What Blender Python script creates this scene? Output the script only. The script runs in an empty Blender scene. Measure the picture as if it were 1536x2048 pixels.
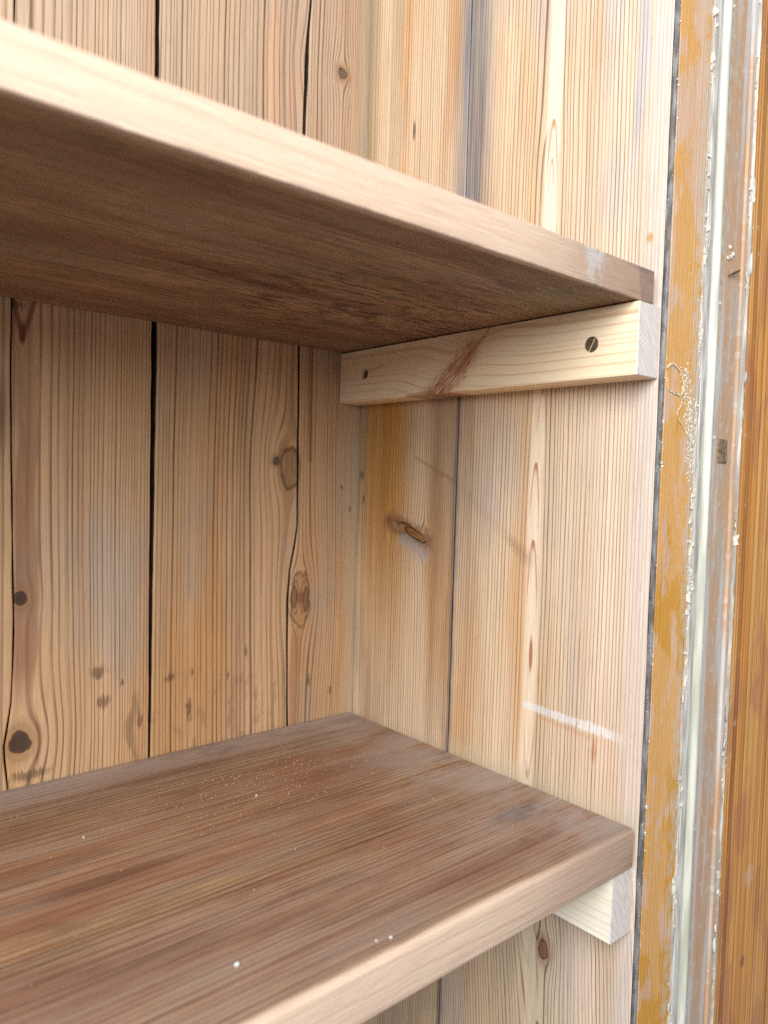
import bpy, bmesh, math, random
from mathutils import Matrix, Vector, noise as mnoise

scene = bpy.context.scene
random.seed(11)

# ------------------------------------------------------------------ camera
cam_data = bpy.data.cameras.new('camera')
cam = bpy.data.objects.new('camera', cam_data)
scene.collection.objects.link(cam)
RX = Vector((0.75921419, -0.65021463, 0.02854358))
DN = Vector((-0.00594582, -0.05078384, -0.99869197))
FW = Vector((0.65081369, 0.75805140, -0.04242187))
CP = Vector((-0.4476251, -0.5610915, 0.2235224))
m = Matrix.Identity(4)
for i in range(3):
    m[i][0] = RX[i]; m[i][1] = -DN[i]; m[i][2] = -FW[i]; m[i][3] = CP[i]
cam.matrix_world = m
cam_data.sensor_fit = 'VERTICAL'
cam_data.sensor_height = 24.0
cam_data.lens = 24.0 * 1499.8 / 2048.0
cam_data.clip_start = 0.01
cam_data.clip_end = 50
cam_data.dof.use_dof = True
cam_data.dof.focus_distance = 0.55
cam_data.dof.aperture_fstop = 4.2
scene.camera = cam

# ------------------------------------------------------------------ light
world = bpy.data.worlds.new('World')
scene.world = world
world.use_nodes = True
bg = world.node_tree.nodes['Background']
bg.inputs['Color'].default_value = (0.86, 0.93, 1.0, 1)
bg.inputs['Strength'].default_value = 0.31

def area(name, loc, target, sx, sy, power, col):
    d = bpy.data.lights.new(name, 'AREA')
    d.shape = 'RECTANGLE'; d.size = sx; d.size_y = sy
    d.energy = power; d.color = col
    o = bpy.data.objects.new(name, d)
    scene.collection.objects.link(o)
    o.location = loc
    o.rotation_euler = (Vector(target) - Vector(loc)).to_track_quat('-Z', 'Y').to_euler()
    return o
area('window_light', (-0.98, -0.95, 0.75), (-0.05, -0.2, 0.2), 0.90, 0.80, 32, (0.90, 0.96, 1.0))

scene.view_settings.view_transform = 'Standard'
scene.view_settings.look = 'None'
scene.view_settings.exposure = 0.0
scene.view_settings.gamma = 1.0
scene.cycles.max_bounces = 4
scene.cycles.diffuse_bounces = 3
scene.cycles.glossy_bounces = 2
scene.cycles.use_denoising = False
scene.cycles.use_adaptive_sampling = True
scene.cycles.adaptive_threshold = 0.02
scene.cycles.caustics_reflective = False
scene.cycles.caustics_refractive = False

# ------------------------------------------------------------------ node language
NT = None
def lin(c):
    r = []
    for x in c[:3]:
        x /= 255.0
        r.append(x / 12.92 if x <= 0.04045 else ((x + 0.055) / 1.055) ** 2.4)
    return (r[0], r[1], r[2], 1.0)

class S:
    def __init__(s, sock): s.k = sock
    def __add__(s, o): return mt('ADD', s, o)
    __radd__ = __add__
    def __sub__(s, o): return mt('SUBTRACT', s, o)
    def __rsub__(s, o): return mt('SUBTRACT', o, s)
    def __mul__(s, o): return mt('MULTIPLY', s, o)
    __rmul__ = __mul__
    def __truediv__(s, o): return mt('DIVIDE', s, o)
    def __rtruediv__(s, o): return mt('DIVIDE', o, s)
    def __neg__(s): return mt('MULTIPLY', s, -1.0)

def put(sock, v):
    if isinstance(v, S): NT.links.new(v.k, sock)
    elif isinstance(v, (tuple, list)): sock.default_value = v
    else: sock.default_value = float(v)

def mt(op, a, b=None, c=None):
    n = NT.nodes.new('ShaderNodeMath'); n.operation = op
    put(n.inputs[0], a)
    if b is not None: put(n.inputs[1], b)
    if c is not None: put(n.inputs[2], c)
    return S(n.outputs[0])
def absf(a): return mt('ABSOLUTE', a)
def sq(a): return a * a
def sqrt(a): return mt('SQRT', a)
def mx(a, b): return mt('MAXIMUM', a, b)
def mn(a, b): return mt('MINIMUM', a, b)
def fl(a): return mt('FLOOR', a)
def fr(a): return mt('FRACT', a)
def sn(a): return mt('SINE', a)
def clamp01(a): return mn(mx(a, 0.0), 1.0)
def ss(lo, hi, x, out0=0.0, out1=1.0):
    n = NT.nodes.new('ShaderNodeMapRange'); n.interpolation_type = 'SMOOTHSTEP'
    put(n.inputs['Value'], x); put(n.inputs['From Min'], lo); put(n.inputs['From Max'], hi)
    put(n.inputs['To Min'], out0); put(n.inputs['To Max'], out1)
    return S(n.outputs[0])
def vec(x, y, z=0.0):
    n = NT.nodes.new('ShaderNodeCombineXYZ')
    put(n.inputs[0], x); put(n.inputs[1], y); put(n.inputs[2], z)
    return S(n.outputs[0])
def noise(x, y, z=0.0, detail=2.0, rough=0.5):
    n = NT.nodes.new('ShaderNodeTexNoise')
    n.inputs['Scale'].default_value = 1.0
    n.inputs['Detail'].default_value = detail
    n.inputs['Roughness'].default_value = rough
    if isinstance(z, S):
        put(n.inputs['Vector'], vec(x, y, z))
    else:                                   # a number is only a seed: the cheaper flat noise
        n.noise_dimensions = '2D'
        put(n.inputs['Vector'], vec(mt('ADD', x, z * 17.31 + 3.7), mt('ADD', y, z * 5.17 + 1.9)))
    return S(n.outputs[0])
def rnd(x, seed=0.0):
    n = NT.nodes.new('ShaderNodeTexWhiteNoise'); n.noise_dimensions = '2D'
    put(n.inputs['Vector'], vec(x, seed))
    return S(n.outputs[0])
def curve(x, pts):
    n = NT.nodes.new('ShaderNodeFloatCurve')
    lo, hi = pts[0][0], pts[-1][0]
    ymax = max(p[1] for p in pts) or 1.0
    cu = n.mapping.curves[0]
    P = [((a - lo) / (hi - lo), b / ymax) for a, b in pts]
    cu.points[0].location = P[0]; cu.points[1].location = P[-1]
    for p in P[1:-1]: cu.points.new(*p)
    n.mapping.update()
    put(n.inputs['Value'], clamp01((x - lo) / (hi - lo)))
    return S(n.outputs[0]) * ymax
def mixc(f, a, b, mode='MIX'):
    n = NT.nodes.new('ShaderNodeMix'); n.data_type = 'RGBA'; n.blend_type = mode
    put(n.inputs[0], f); put(n.inputs[6], a); put(n.inputs[7], b)
    return S(n.outputs[2])
def obj_xyz():
    t = NT.nodes.new('ShaderNodeTexCoord'); s = NT.nodes.new('ShaderNodeSeparateXYZ')
    NT.links.new(t.outputs['Object'], s.inputs[0])
    return S(s.outputs[0]), S(s.outputs[1]), S(s.outputs[2])

# masks
def ell(u, v, u0, v0, ru, rv, soft=0.5, wob=None):
    d = sqrt(sq((u - u0) / ru) + sq((v - v0) / rv))
    if wob is not None: d = d + wob
    return ss(1.0 + soft * 0.5, 1.0 - soft * 0.5, d)
def band(x, a, b, soft):
    return ss(a - soft, a + soft, x) * ss(b + soft, b - soft, x)
def seg(u, v, a, b, w0, w1, soft=0.5, wob=None):
    du, dv = b[0] - a[0], b[1] - a[1]; L2 = du * du + dv * dv
    t = clamp01(((u - a[0]) * du + (v - a[1]) * dv) / L2)
    d = sqrt(sq(u - a[0] - t * du) + sq(v - a[1] - t * dv)) / (t * (w1 - w0) + w0)
    if wob is not None: d = d + wob
    return ss(1.0 + soft, 1.0 - soft, d)

def vtip(u, v, u0, v0, w, L, th, up=1.0):
    """pointed tip of a growth ring, as flat-sawn boards show it; up = -1 points it down"""
    dv = (v0 - v) * up
    t = clamp01(dv / L)
    e = sqrt(t) * w
    a = absf(u - u0)
    outl = ss(th, th * 0.3, absf(a - e)) * ss(1.0, 0.5, t) * 0.8
    fill = ss(0.0004, -0.0004, a - e) * ss(0.22, 0.05, t)
    return mx(outl, fill) * ss(-0.0005, 0.0006, dv)

def begin(name):
    global NT
    mat = bpy.data.materials.new(name); mat.use_nodes = True
    NT = mat.node_tree
    return mat
def finish(col, rough=0.65, height=None, dist=0.0004, spec=0.35):
    b = NT.nodes['Principled BSDF']
    put(b.inputs['Base Color'], col); put(b.inputs['Roughness'], rough)
    b.inputs['Specular IOR Level'].default_value = spec
    if height is not None:
        n = NT.nodes.new('ShaderNodeBump')
        n.inputs['Strength'].default_value = 1.0
        n.inputs['Distance'].default_value = dist
        put(n.inputs['Height'], height)
        NT.links.new(n.outputs['Normal'], b.inputs['Normal'])

# growth rings of a sawn plank: u across the grain, v along it (metres)
def rings(u, v, seed, f0, f1=None, u0=0.0, span=0.1, knots=(), cath=None, wob=0.004, sharp=0.9, jit=0.9):
    uu = u + (noise(u * 7.0, v * 2.2, seed, 1) - 0.5) * wob + (noise(u * 60.0, v * 9.0, seed + 3, 1) - 0.5) * 0.0011
    for ku, kv, R, k in knots:
        du = u - ku
        r2 = sq(du) + sq((v - kv) * k)
        uu = uu - du * (R * R) / (r2 + R * R * 0.45)
    if cath:
        uc, pts = cath
        h = curve(v, pts)
        uu = sqrt(sq(uu - uc) + sq(h)) + u0
    s = uu - u0
    ph = s * f0
    if f1 is not None: ph = ph + sq(s) * (0.5 * (f1 - f0) / span)
    ph = ph + (noise(s * 95.0, seed, 1.7, 2) - 0.5) * jit * 2.2
    i = fl(ph); f = fr(ph)
    r = rnd(i, seed)
    line = ss(0.40 + r * 0.25, sharp, f) * ss(1.0, sharp + 0.02, f)
    line = line * (r * 0.6 + 0.5) * (noise(u * 160.0, v * 11.0, seed + 9, 2) * 1.1 + 0.40) * ss(0.0, 0.5, noise(u * 38.0, v * 1.7, seed + 12, 1))
    return clamp01(line), uu

def plank(name, u, v, seed, pale, dark, ring_kw, strength=0.75, tint=(), rough=0.62, warm=(200, 146, 92), grey=(178, 158, 138),
          vary=0.8, knot_core=(), bump=0.00035, speck=0.1, under=()):
    line, uu = rings(u, v, seed, **ring_kw)
    n1 = noise(u * 22.0, v * 2.6, seed + 20, 3)
    n2 = noise(u * 11.0 + 4.0, v * 5.0, seed + 30, 3)
    fib = noise(u * 1500.0, v * 42.0, seed + 40, 2)
    fine = noise(u * 420.0, v * 16.0, seed + 41, 2)
    col = mixc(ss(0.45, 0.75, n1) * vary, lin(pale), lin(warm))
    col = mixc(ss(0.5, 0.8, n2) * vary, col, lin(grey))
    for msk, c, st in under:
        col = mixc(msk * st, col, lin(c))
    col = mixc(line * strength, col, lin(dark))
    for cu, cv, r0, kk, ccol in knot_core:
        du = u - cu; dv = (v - cv) * kk
        ang = noise(u * 110.0, v * 110.0, seed + 50, 2)
        d = sqrt(sq(du) + sq(dv)) / r0 + (ang - 0.5) * 0.8
        halo = ss(3.2, 0.8, d) * 0.7
        hr = ss(0.55, 0.95, fr(d * 1.35 + 0.35)) * 0.55
        col = mixc(halo, col, mixc(hr, lin((150, 108, 72)), lin((74, 48, 34))))
        core = ss(1.15, 0.85, d)
        ringk = ss(0.35, 0.65, fr(d * 2.6 + 0.1))
        cc = mixc(ringk * 0.35, lin(ccol), lin((60, 40, 30)))
        col = mixc(core * 0.9, col, cc)
        rim = ss(0.22, 0.0, absf(d - 1.05))
        col = mixc(rim * 0.75, col, lin((52, 34, 26)))
    for msk, c, st in tint:
        col = mixc(msk * st, col, lin(c))
    broad = noise(u * 48.0, v * 1.1, seed + 44, 2)
    gr = noise(u * 1900.0, v * 900.0, seed + 45, 1)
    g = fib * 0.30 + fine * 0.26 + broad * 0.44 + gr * 0.18 + 0.41
    col = mixc(1.0, col, vec(g, g, mx(g * 1.12 - 0.12, 0.0)), 'MULTIPLY')
    spk = ss(0.70, 0.78, noise(u * 260.0, v * 90.0, seed + 60, 1)) * speck
    col = mixc(spk, col, lin((112, 78, 50)))
    finish(col, rough, fib * 0.5 + fine * 0.6, bump)

# ------------------------------------------------------------------ mesh helpers
def link(o, parent=None):
    scene.collection.objects.link(o)
    if parent is not None:
        o.parent = parent
        if parent.parent is None: o.location = -Vector(parent.location)      # meshes keep the place's own coordinates
    return o
def thing(name, loc, label, cat, group=None):
    o = bpy.data.objects.new(name, None); o.location = loc; o.empty_display_size = 0.02
    scene.collection.objects.link(o)
    tag(o, label, cat, group)
    return o
def tag(o, label, cat, group=None):
    o['label'] = label; o['category'] = cat
    if group: o['group'] = group
def mesh_obj(name, bm, mat, parent=None, smooth=False):
    bmesh.ops.recalc_face_normals(bm, faces=bm.faces)
    me = bpy.data.meshes.new(name); bm.to_mesh(me); bm.free()
    if smooth:
        for p in me.polygons: p.use_smooth = True
    me.materials.append(mat)
    return link(bpy.data.objects.new(name, me), parent)
def loft(rows):
    """closed tube of polygons: rows = list of equally long point lists"""
    bm = bmesh.new()
    R = [[bm.verts.new(p) for p in r] for r in rows]
    n = len(rows[0])
    for a, b in zip(R, R[1:]):
        for j in range(n):
            bm.faces.new((a[j], a[(j + 1) % n], b[(j + 1) % n], b[j]))
    bm.faces.new(R[0][::-1]); bm.faces.new(R[-1])
    return bm
def interp(pts, t):
    if t <= pts[0][0]: return pts[0][1]
    for (a, x), (b, y) in zip(pts, pts[1:]):
        if t <= b: return x + (y - x) * (t - a) / (b - a)
    return pts[-1][1]
def wob1(t, s, amp, f=30.0):
    return amp * mnoise.noise(Vector((t * f, s * 7.3, 0.5)))
def rbox(lo, hi, bev, seg=2):
    bm = bmesh.new()
    bmesh.ops.create_cube(bm, size=1)
    for v in bm.verts:
        v.co = Vector([(lo[i] + hi[i]) / 2 + v.co[i] * (hi[i] - lo[i]) for i in range(3)])
    if bev: bmesh.ops.bevel(bm, geom=bm.edges[:], offset=bev, segments=seg, affect='EDGES', profile=0.5)
    return bm
_ICO = {}
def ico(sub):
    if sub not in _ICO:
        b = bmesh.new(); bmesh.ops.create_icosphere(b, subdivisions=sub, radius=1.0)
        b.verts.index_update()
        _ICO[sub] = ([v.co.copy() for v in b.verts], [[v.index for v in f.verts] for f in b.faces]); b.free()
    return _ICO[sub]
def lump(bm, c, r, seed, flat=(1, 1, 1), sub=1):
    vs, fs = ico(sub); o = Vector((seed * 3.1, seed, 0)); out = []
    for co in vs:
        k = r * (1 + 0.45 * mnoise.noise(co * 1.7 + o))
        out.append(bm.verts.new((c[0] + co.x * k * flat[0], c[1] + co.y * k * flat[1], c[2] + co.z * k * flat[2])))
    for f in fs: bm.faces.new([out[i] for i in f])
def tube(pts, r, n=6, seed=0, flat=1.0):
    rows = []
    P = [Vector(p) for p in pts]
    for i, p in enumerate(P):
        d = (P[min(i + 1, len(P) - 1)] - P[max(i - 1, 0)]).normalized()
        a = d.cross(Vector((0, 1, 0.01))).normalized(); b = d.cross(a)
        rr = r * (0.7 + 0.6 * abs(mnoise.noise(p * 160 + Vector((seed, 0, 0))) ) )
        if i in (0, len(P) - 1): rr *= 0.35
        rows.append([p + (lambda q: Vector((q.x, q.y * flat, q.z)))((a * math.cos(t) + b * math.sin(t)) * rr) for t in [2 * math.pi * k / n for k in range(n)]])
    return loft(rows)

ZB, ZT = -0.55, 1.10            # the part of the cupboard that is built, in height
XL = -0.80                      # how far the shelves run to the left

# ------------------------------------------------------------------ plank materials
PALE, DARK = (202, 162, 122), (86, 54, 36)

def mat_back(name, seed, f0, f1, u0, span, knots=(), core=(), tints=None, cath=None, strength=0.75, **kw):
    mat = begin(name)
    x, y, z = obj_xyz()
    t = []; un = []
    # greyer tint above the upper shelf
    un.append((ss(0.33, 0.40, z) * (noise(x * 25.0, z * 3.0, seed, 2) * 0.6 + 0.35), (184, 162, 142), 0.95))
    un.append((ss(0.60, 0.75, noise(x * 40.0, z * 3.0, seed + 70, 2)), (196, 140, 108), 0.35))
    if tints:
        for q in tints(x, z): (un if len(q) > 3 else t).append(q[:3])
    plank(name, x, z, seed, PALE, DARK, dict(f0=f0, f1=f1, u0=u0, span=span, knots=knots, cath=cath, **kw), strength, t, knot_core=core, under=un)
    return mat
def spots(u, v, lst):
    out = []
    for (a, b, ru, rv) in lst:
        w = (noise(u * 800.0, v * 110.0, a * 50, 2) - 0.5) * 2.6
        out.append((ell(u, v, a, b, ru, rv, 0.8, w), (88, 60, 42), 0.65))
    return out

def tA(x, z):
    return [(ell(x, z, -0.318, 0.262, 0.008, 0.03, 1.2), (90, 66, 48), 0.8)]
m_A = mat_back('pine_a', 1.3, 150, 150, -0.33, 0.1, tints=tA)
def tB(x, z):
    w = (noise(x * 40.0, z * 9.0, 3.3, 2) - 0.5) * 0.012
    heart = band(x + w, -0.3035, -0.2885, 0.002) * ss(0.05, 0.09, z) * ss(0.37, 0.22, z)
    vtip = seg(x, z, (-0.2994, 0.3135), (-0.2905, 0.345), 0.0016, 0.0016, 0.7) 
    vt2 = seg(x, z, (-0.2994, 0.3135), (-0.3055, 0.34), 0.0016, 0.0016, 0.7)
    vfill = ell(x, z, -0.2994, 0.318, 0.002, 0.008, 0.8)
    smear = ss(0.5, 0.68, noise(x * 90.0, z * 25.0, 8.0, 3)) * band(x, -0.232, -0.208, 0.008) * ss(0.10, 0.03, z)
    return [(heart, (142, 92, 66), 0.65, 'under'), (vtip, (120, 66, 36), 0.8), (vt2, (120, 66, 36), 0.8), (vfill, (112, 60, 34), 0.8), (smear, (120, 98, 74), 0.6)] + \
        spots(x, z, [(-0.2443, 0.0729, .0055, .0042), (-0.2405, 0.0495, .0045, .0045), (-0.2258, .0624, .0014, .003), (-.3027, .3364, .004, .003), (-.292, .006, .012, .0035), (-.212, .030, .002, .006)])
m_B = mat_back('pine_b', 2.1, 150, 460, -0.285, 0.075, knots=((-0.2996, 0.1331, 0.006, 0.6), (-0.2989, 0.0291, 0.013, 0.75)),
               core=((-0.2996, 0.1331, 0.0040, 0.9, (66, 48, 40)), (-0.2989, 0.0305, 0.0062, 0.9, (64, 48, 40))), tints=tB, strength=0.78)
def tC(x, z):
    leaf = ell(x, z, -0.0765, 0.232, 0.0115, 0.019, 0.25, (noise(x * 120.0, z * 60.0, 1.0, 1) - 0.5) * 0.35)
    edge = leaf * (1.0 - ell(x, z, -0.0765, 0.232, 0.0095, 0.0165, 0.3, (noise(x * 120.0, z * 60.0, 1.0, 1) - 0.5) * 0.35))
    low = ss(0.55, 0.7, noise(x * 120.0, z * 60.0, 5.0, 3)) * ss(0.09, 0.03, z)
    return [(leaf, (140, 106, 72), 0.65), (edge, (86, 54, 34), 0.85), (low, (140, 108, 80), 0.4)] + \
        spots(x, z, [(-.1702, .0318, .0022, .009), (-.1872, .0605, .004, .003), (-.1176, .073, .0016, .0045), (-.135, .055, .001, .003), (-.168, .062, .001, .004)])
m_C = mat_back('pine_c', 3.7, 290, 150, -0.2, 0.13, knots=((-0.0790, 0.2370, 0.016, 0.50), (-0.064, 0.1151, 0.014, 0.42), (-0.06, 0.585, 0.012, 0.5)),
               core=((-0.0916, 0.2376, 0.0030, 1.0, (96, 88, 84)),), tints=tC, strength=0.85)
def tD(x, z):
    body = ell(x, z, -0.0633, 0.113, 0.0105, 0.026, 0.25, (noise(x * 140.0, z * 70.0, 2.0, 1) - 0.5) * 0.6)
    bedge = body * (1.0 - ell(x, z, -0.0633, 0.113, 0.0092, 0.0240, 0.25, (noise(x * 140.0, z * 70.0, 2.0, 1) - 0.5) * 0.6))
    e1 = ell(x, z, -0.0700, 0.116, 0.0032, 0.0105, 0.35); e2 = ell(x, z, -0.0570, 0.113, 0.0032, 0.0115, 0.35)
    e1i = ell(x, z, -0.0700, 0.116, 0.0022, 0.009, 0.35); e2i = ell(x, z, -0.0570, 0.113, 0.0022, 0.010, 0.35)
    tail = band(x + (noise(x * 30.0, z * 14.0, 4.0, 1) - 0.5) * 0.008, -0.0735, -0.0615, 0.0016) * ss(0.10, 0.075, z)
    leaf = ell(x, z, -0.0765, 0.232, 0.0115, 0.019, 0.25, (noise(x * 120.0, z * 60.0, 1.0, 1) - 0.5) * 0.35)
    flame = seg(x, z, (-0.0585, 0.34), (-0.056, 0.24), 0.0016, 0.0022, 0.8) 
    corner_grey = ss(-0.022, -0.003, x) * 0.8  # greyer tint towards the corner
    return [(body, (166, 118, 78), 0.55), (bedge, (84, 52, 34), 0.9), (tail, (160, 102, 60), 0.5), (e1, (80, 50, 36), 0.9), (e2, (80, 50, 36), 0.9), (e1i, (150, 112, 84), 0.8), (e2i, (150, 112, 84), 0.8),
            (leaf, (140, 106, 72), 0.65), (flame, (128, 82, 44), 0.6), (corner_grey, (182, 164, 138), 0.6)] + \
        spots(x, z, [(-.0517, .0377, .0018, .005), (-.0267, .0243, .0014, .005), (-.0194, .2155, .0014, .0026), (-.0085, .195, .001, .003)])
m_D = mat_back('pine_d', 4.9, 230, 460, -0.0633, 0.065, knots=((-0.064, 0.1151, 0.014, 0.42), (-0.03, 0.5911, 0.007, 0.55)),
               core=((-0.0633, 0.1151, 0.0040, 0.9, (92, 66, 54)), (-0.03, 0.5911, 0.0042, 1.0, (112, 96, 84))), tints=tD, strength=0.9)

SIDE_PALE, SIDE_DARK = (222, 192, 158), (96, 68, 50)
m_E = begin('pine_e')
x, y, z = obj_xyz(); u = -y
tE = [(band(u, 0.006, 0.070, 0.020) * ss(-0.02, 0.22, z) * ss(0.38, 0.33, z) * (noise(u * 120.0, z * 3.0, 5.0, 2) * 0.3 + 0.85), (184, 128, 46), 0.85),
      (band(u, -0.01, 0.014, 0.012) * ss(0.12, 0.25, z), (140, 108, 56), 0.6),
      (ss(0.015, 0.0, u) * 0.8, (190, 176, 150), 0.5),
      (band(u, 0.095, 0.14, 0.014) * ss(0.0, 0.25, z) * ss(0.38, 0.33, z), (146, 116, 88), 0.6),
      (ss(0.42, 0.34, z) * ss(0.1262, 0.1290, u + (noise(u * 200.0, z * 30.0, 8.0, 2) - 0.5) * 0.003), (98, 84, 86), 0.75),
      (band(u, 0.118, 0.16, 0.014) * ss(0.36, 0.46, z) * (noise(u * 260.0, z * 9.0, 3.0, 3) * 1.1 + 0.3), (106, 112, 122), 0.85),
      (ell(u, z, 0.0653, 0.5285, 0.0016, 0.008, 0.8), (80, 60, 44), 0.8),
      (seg(u, z, (0.0792, 0.2441), (0.1256, 0.2253), 0.0012, 0.002, 0.9, (noise(u * 300.0, z * 300.0, 1.0, 2) - 0.5) * 2.0), (140, 92, 56), 0.38),
      (ell(u, z, 0.047, 0.1874, 0.0032, 0.003, 0.5), (110, 92, 72), 0.9),
      (seg(u, z, (0.05, 0.186), (0.094, 0.1715), 0.009, 0.010, 0.5, (noise(u * 500.0, z * 160.0, 6.0, 2) - 0.5) * 1.0), (124, 84, 58), 0.75),
      (seg(u, z, (0.066, 0.171), (0.094, 0.160), 0.005, 0.006, 0.8, (noise(u * 600.0, z * 160.0, 7.0, 2) - 0.5) * 1.2), (170, 160, 154), 0.6),
      (ell(u, z, 0.006, 0.228, 0.003, 0.004, 0.8), (78, 62, 40), 0.6), (ell(u, z, 0.0095, 0.205, 0.0016, 0.004, 0.8), (78, 62, 40), 0.6)]
plank('pine_e', u, z, 6.2, SIDE_PALE, SIDE_DARK, dict(f0=260, f1=400, u0=0.0, span=0.13, knots=((0.047, 0.187, 0.007, 0.5), (0.094, 0.171, 0.010, 0.55)), wob=0.003), 0.85, [q for i, q in enumerate(tE) if i not in (0, 1, 2, 3, 5)], under=[tE[i] for i in (0, 1, 2, 3, 5)])
m_F = begin('pine_f')
x, y, z = obj_xyz(); u = -y
uc = mx(-z, 0.0) * 0.08
wn = noise(u * 700.0, z * 500.0, 2.0, 3)
scr = seg(u, z, (0.2092, 0.0575), (0.295, 0.0545), 0.0022, 0.0036, 0.5, (noise(u * 90.0, z * 60.0, 2.5, 3) - 0.5) * 1.4) * ss(0.36, 0.56, noise(u * 700.0, z * 60.0, 9.0, 2) + 0.08) * ss(0.305, 0.27, u + (0.0))
ucz = u - mx(-z, 0.0) * 0.08 + (noise(u * 20.0, z * 9.0, 4.0, 1) - 0.5) * 0.002
tF = [(band(ucz, 0.2055, 0.2178, 0.0014) * ss(0.36, 0.30, z), (234, 210, 182), 0.8),
      (band(ucz, 0.2098, 0.2222, 0.0016) * ss(0.36, 0.42, z), (238, 222, 200), 0.75),
      (vtip(ucz, z, 0.2112, 0.2400, 0.0048, 0.050, 0.0008), (170, 104, 56), 0.9),
      (vtip(ucz, z, 0.2113, 0.1825, 0.0052, 0.055, 0.0008), (166, 98, 54), 0.9),
      (vtip(ucz, z, 0.2150, 0.2950, 0.0045, 0.040, 0.0008), (186, 124, 70), 0.7),
      (vtip(ucz, z, 0.2160, 0.4880, 0.0052, 0.050, 0.0008), (184, 124, 74), 0.85),
      (vtip(ucz, z, 0.2158, 0.4600, 0.0030, 0.030, 0.0007), (184, 124, 74), 0.6),
      (vtip(ucz, z, 0.2140, 0.0020, 0.0050, 0.050, 0.0007, -1.0), (140, 98, 66), 0.7),
      (vtip(ucz, z, 0.2190, -0.1150, 0.0045, 0.030, 0.0008, -1.0), (120, 88, 60), 0.7),
      (vtip(ucz, z, 0.2170, -0.1750, 0.0050, 0.040, 0.0008), (150, 90, 56), 0.8),
      (ell(ucz, z, 0.2122, 0.096, 0.0017, 0.0125, 0.5), (160, 96, 62), 0.85),
      (ss(0.42, 0.34, z) * ss(0.1345, 0.1305, u + (noise(u * 200.0, z * 30.0, 8.5, 2) - 0.5) * 0.004), (108, 94, 94), 0.7),
      (ss(0.285, 0.30, u) * 0.7, (222, 205, 194), 0.7),
      (scr, (228, 226, 224), 0.7),
      (seg(u, z, (0.22, 0.0515), (0.27, 0.0485), 0.0012, 0.002, 0.9, (wn - 0.5) * 2.5), (196, 132, 78), 0.3),
      (ell(u, z, 0.2698, 0.040, 0.0022, 0.007, 1.2), (176, 90, 56), 0.5),
      (ell(u, z, 0.2961, 0.3853, 0.0022, 0.003, 1.2), (190, 142, 70), 0.8),
      (seg(u, z, (0.129, 0.223), (0.2039, 0.1703), 0.003, 0.004, 1.0, (wn - 0.5) * 2.4), (160, 112, 76), 0.16),
      (seg(u, z, (0.19, 0.18), (0.205, 0.167), 0.003, 0.005, 1.0, (wn - 0.5) * 2.4), (120, 86, 66), 0.28),
      (ss(0.02, 0.0, z) * ss(-0.03, 0.0, z), (198, 180, 150), 0.5)]
uF = [(band(u, 0.116, 0.155, 0.014) * ss(0.33, 0.46, z) * (noise(u * 260.0, z * 9.0, 3.0, 3) * 1.1 + 0.3), (106, 112, 122), 0.85),
      (band(u, 0.12, 0.150, 0.012) * ss(0.0, 0.25, z) * ss(0.38, 0.33, z), (160, 132, 104), 0.5),
      (ss(0.50, 0.70, noise(u * 60.0, z * 5.0, 5.0, 3)) * ss(0.24, 0.27, u) * ss(0.34, 0.44, z), (176, 184, 196), 0.8),
      (ell(u, z, 0.268, 0.425, 0.010, 0.025, 1.2, (wn - 0.5)), (160, 166, 174), 0.35),
      (ss(0.20, 0.30, u), (226, 208, 196), 0.38)]  # whitens towards the front: its overbright light painted into the colour
cpts = [(-0.32, .016), (-0.16, .011), (-0.115, .0065), (-0.10, .0030), (-0.05, .0045), (0.0, .0028), (0.02, .0008), (0.06, .0006), (0.085, .0022), (0.107, .0022), (0.125, .0008), (0.15, .0012), (0.182, .0030),
        (0.20, .0036), (0.235, .0050), (0.26, .0058), (0.29, .0068), (0.40, .0075), (0.455, .0082), (0.485, .0098), (0.52, .0108), (0.78, .0116)]
plank('pine_f', u, z, 7.4, SIDE_PALE, SIDE_DARK, dict(f0=310, f1=370, u0=0.0, span=0.1, knots=((0.2345, -0.1192, 0.006, 0.5),), cath=(uc + 0.2115, cpts), wob=0.002, jit=0.6), 0.8, tF,
      under=uF,
      knot_core=((0.2345, -0.1192, 0.0038, 0.6, (150, 100, 80)),), warm=(208, 160, 112), grey=(190, 174, 162))

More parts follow.
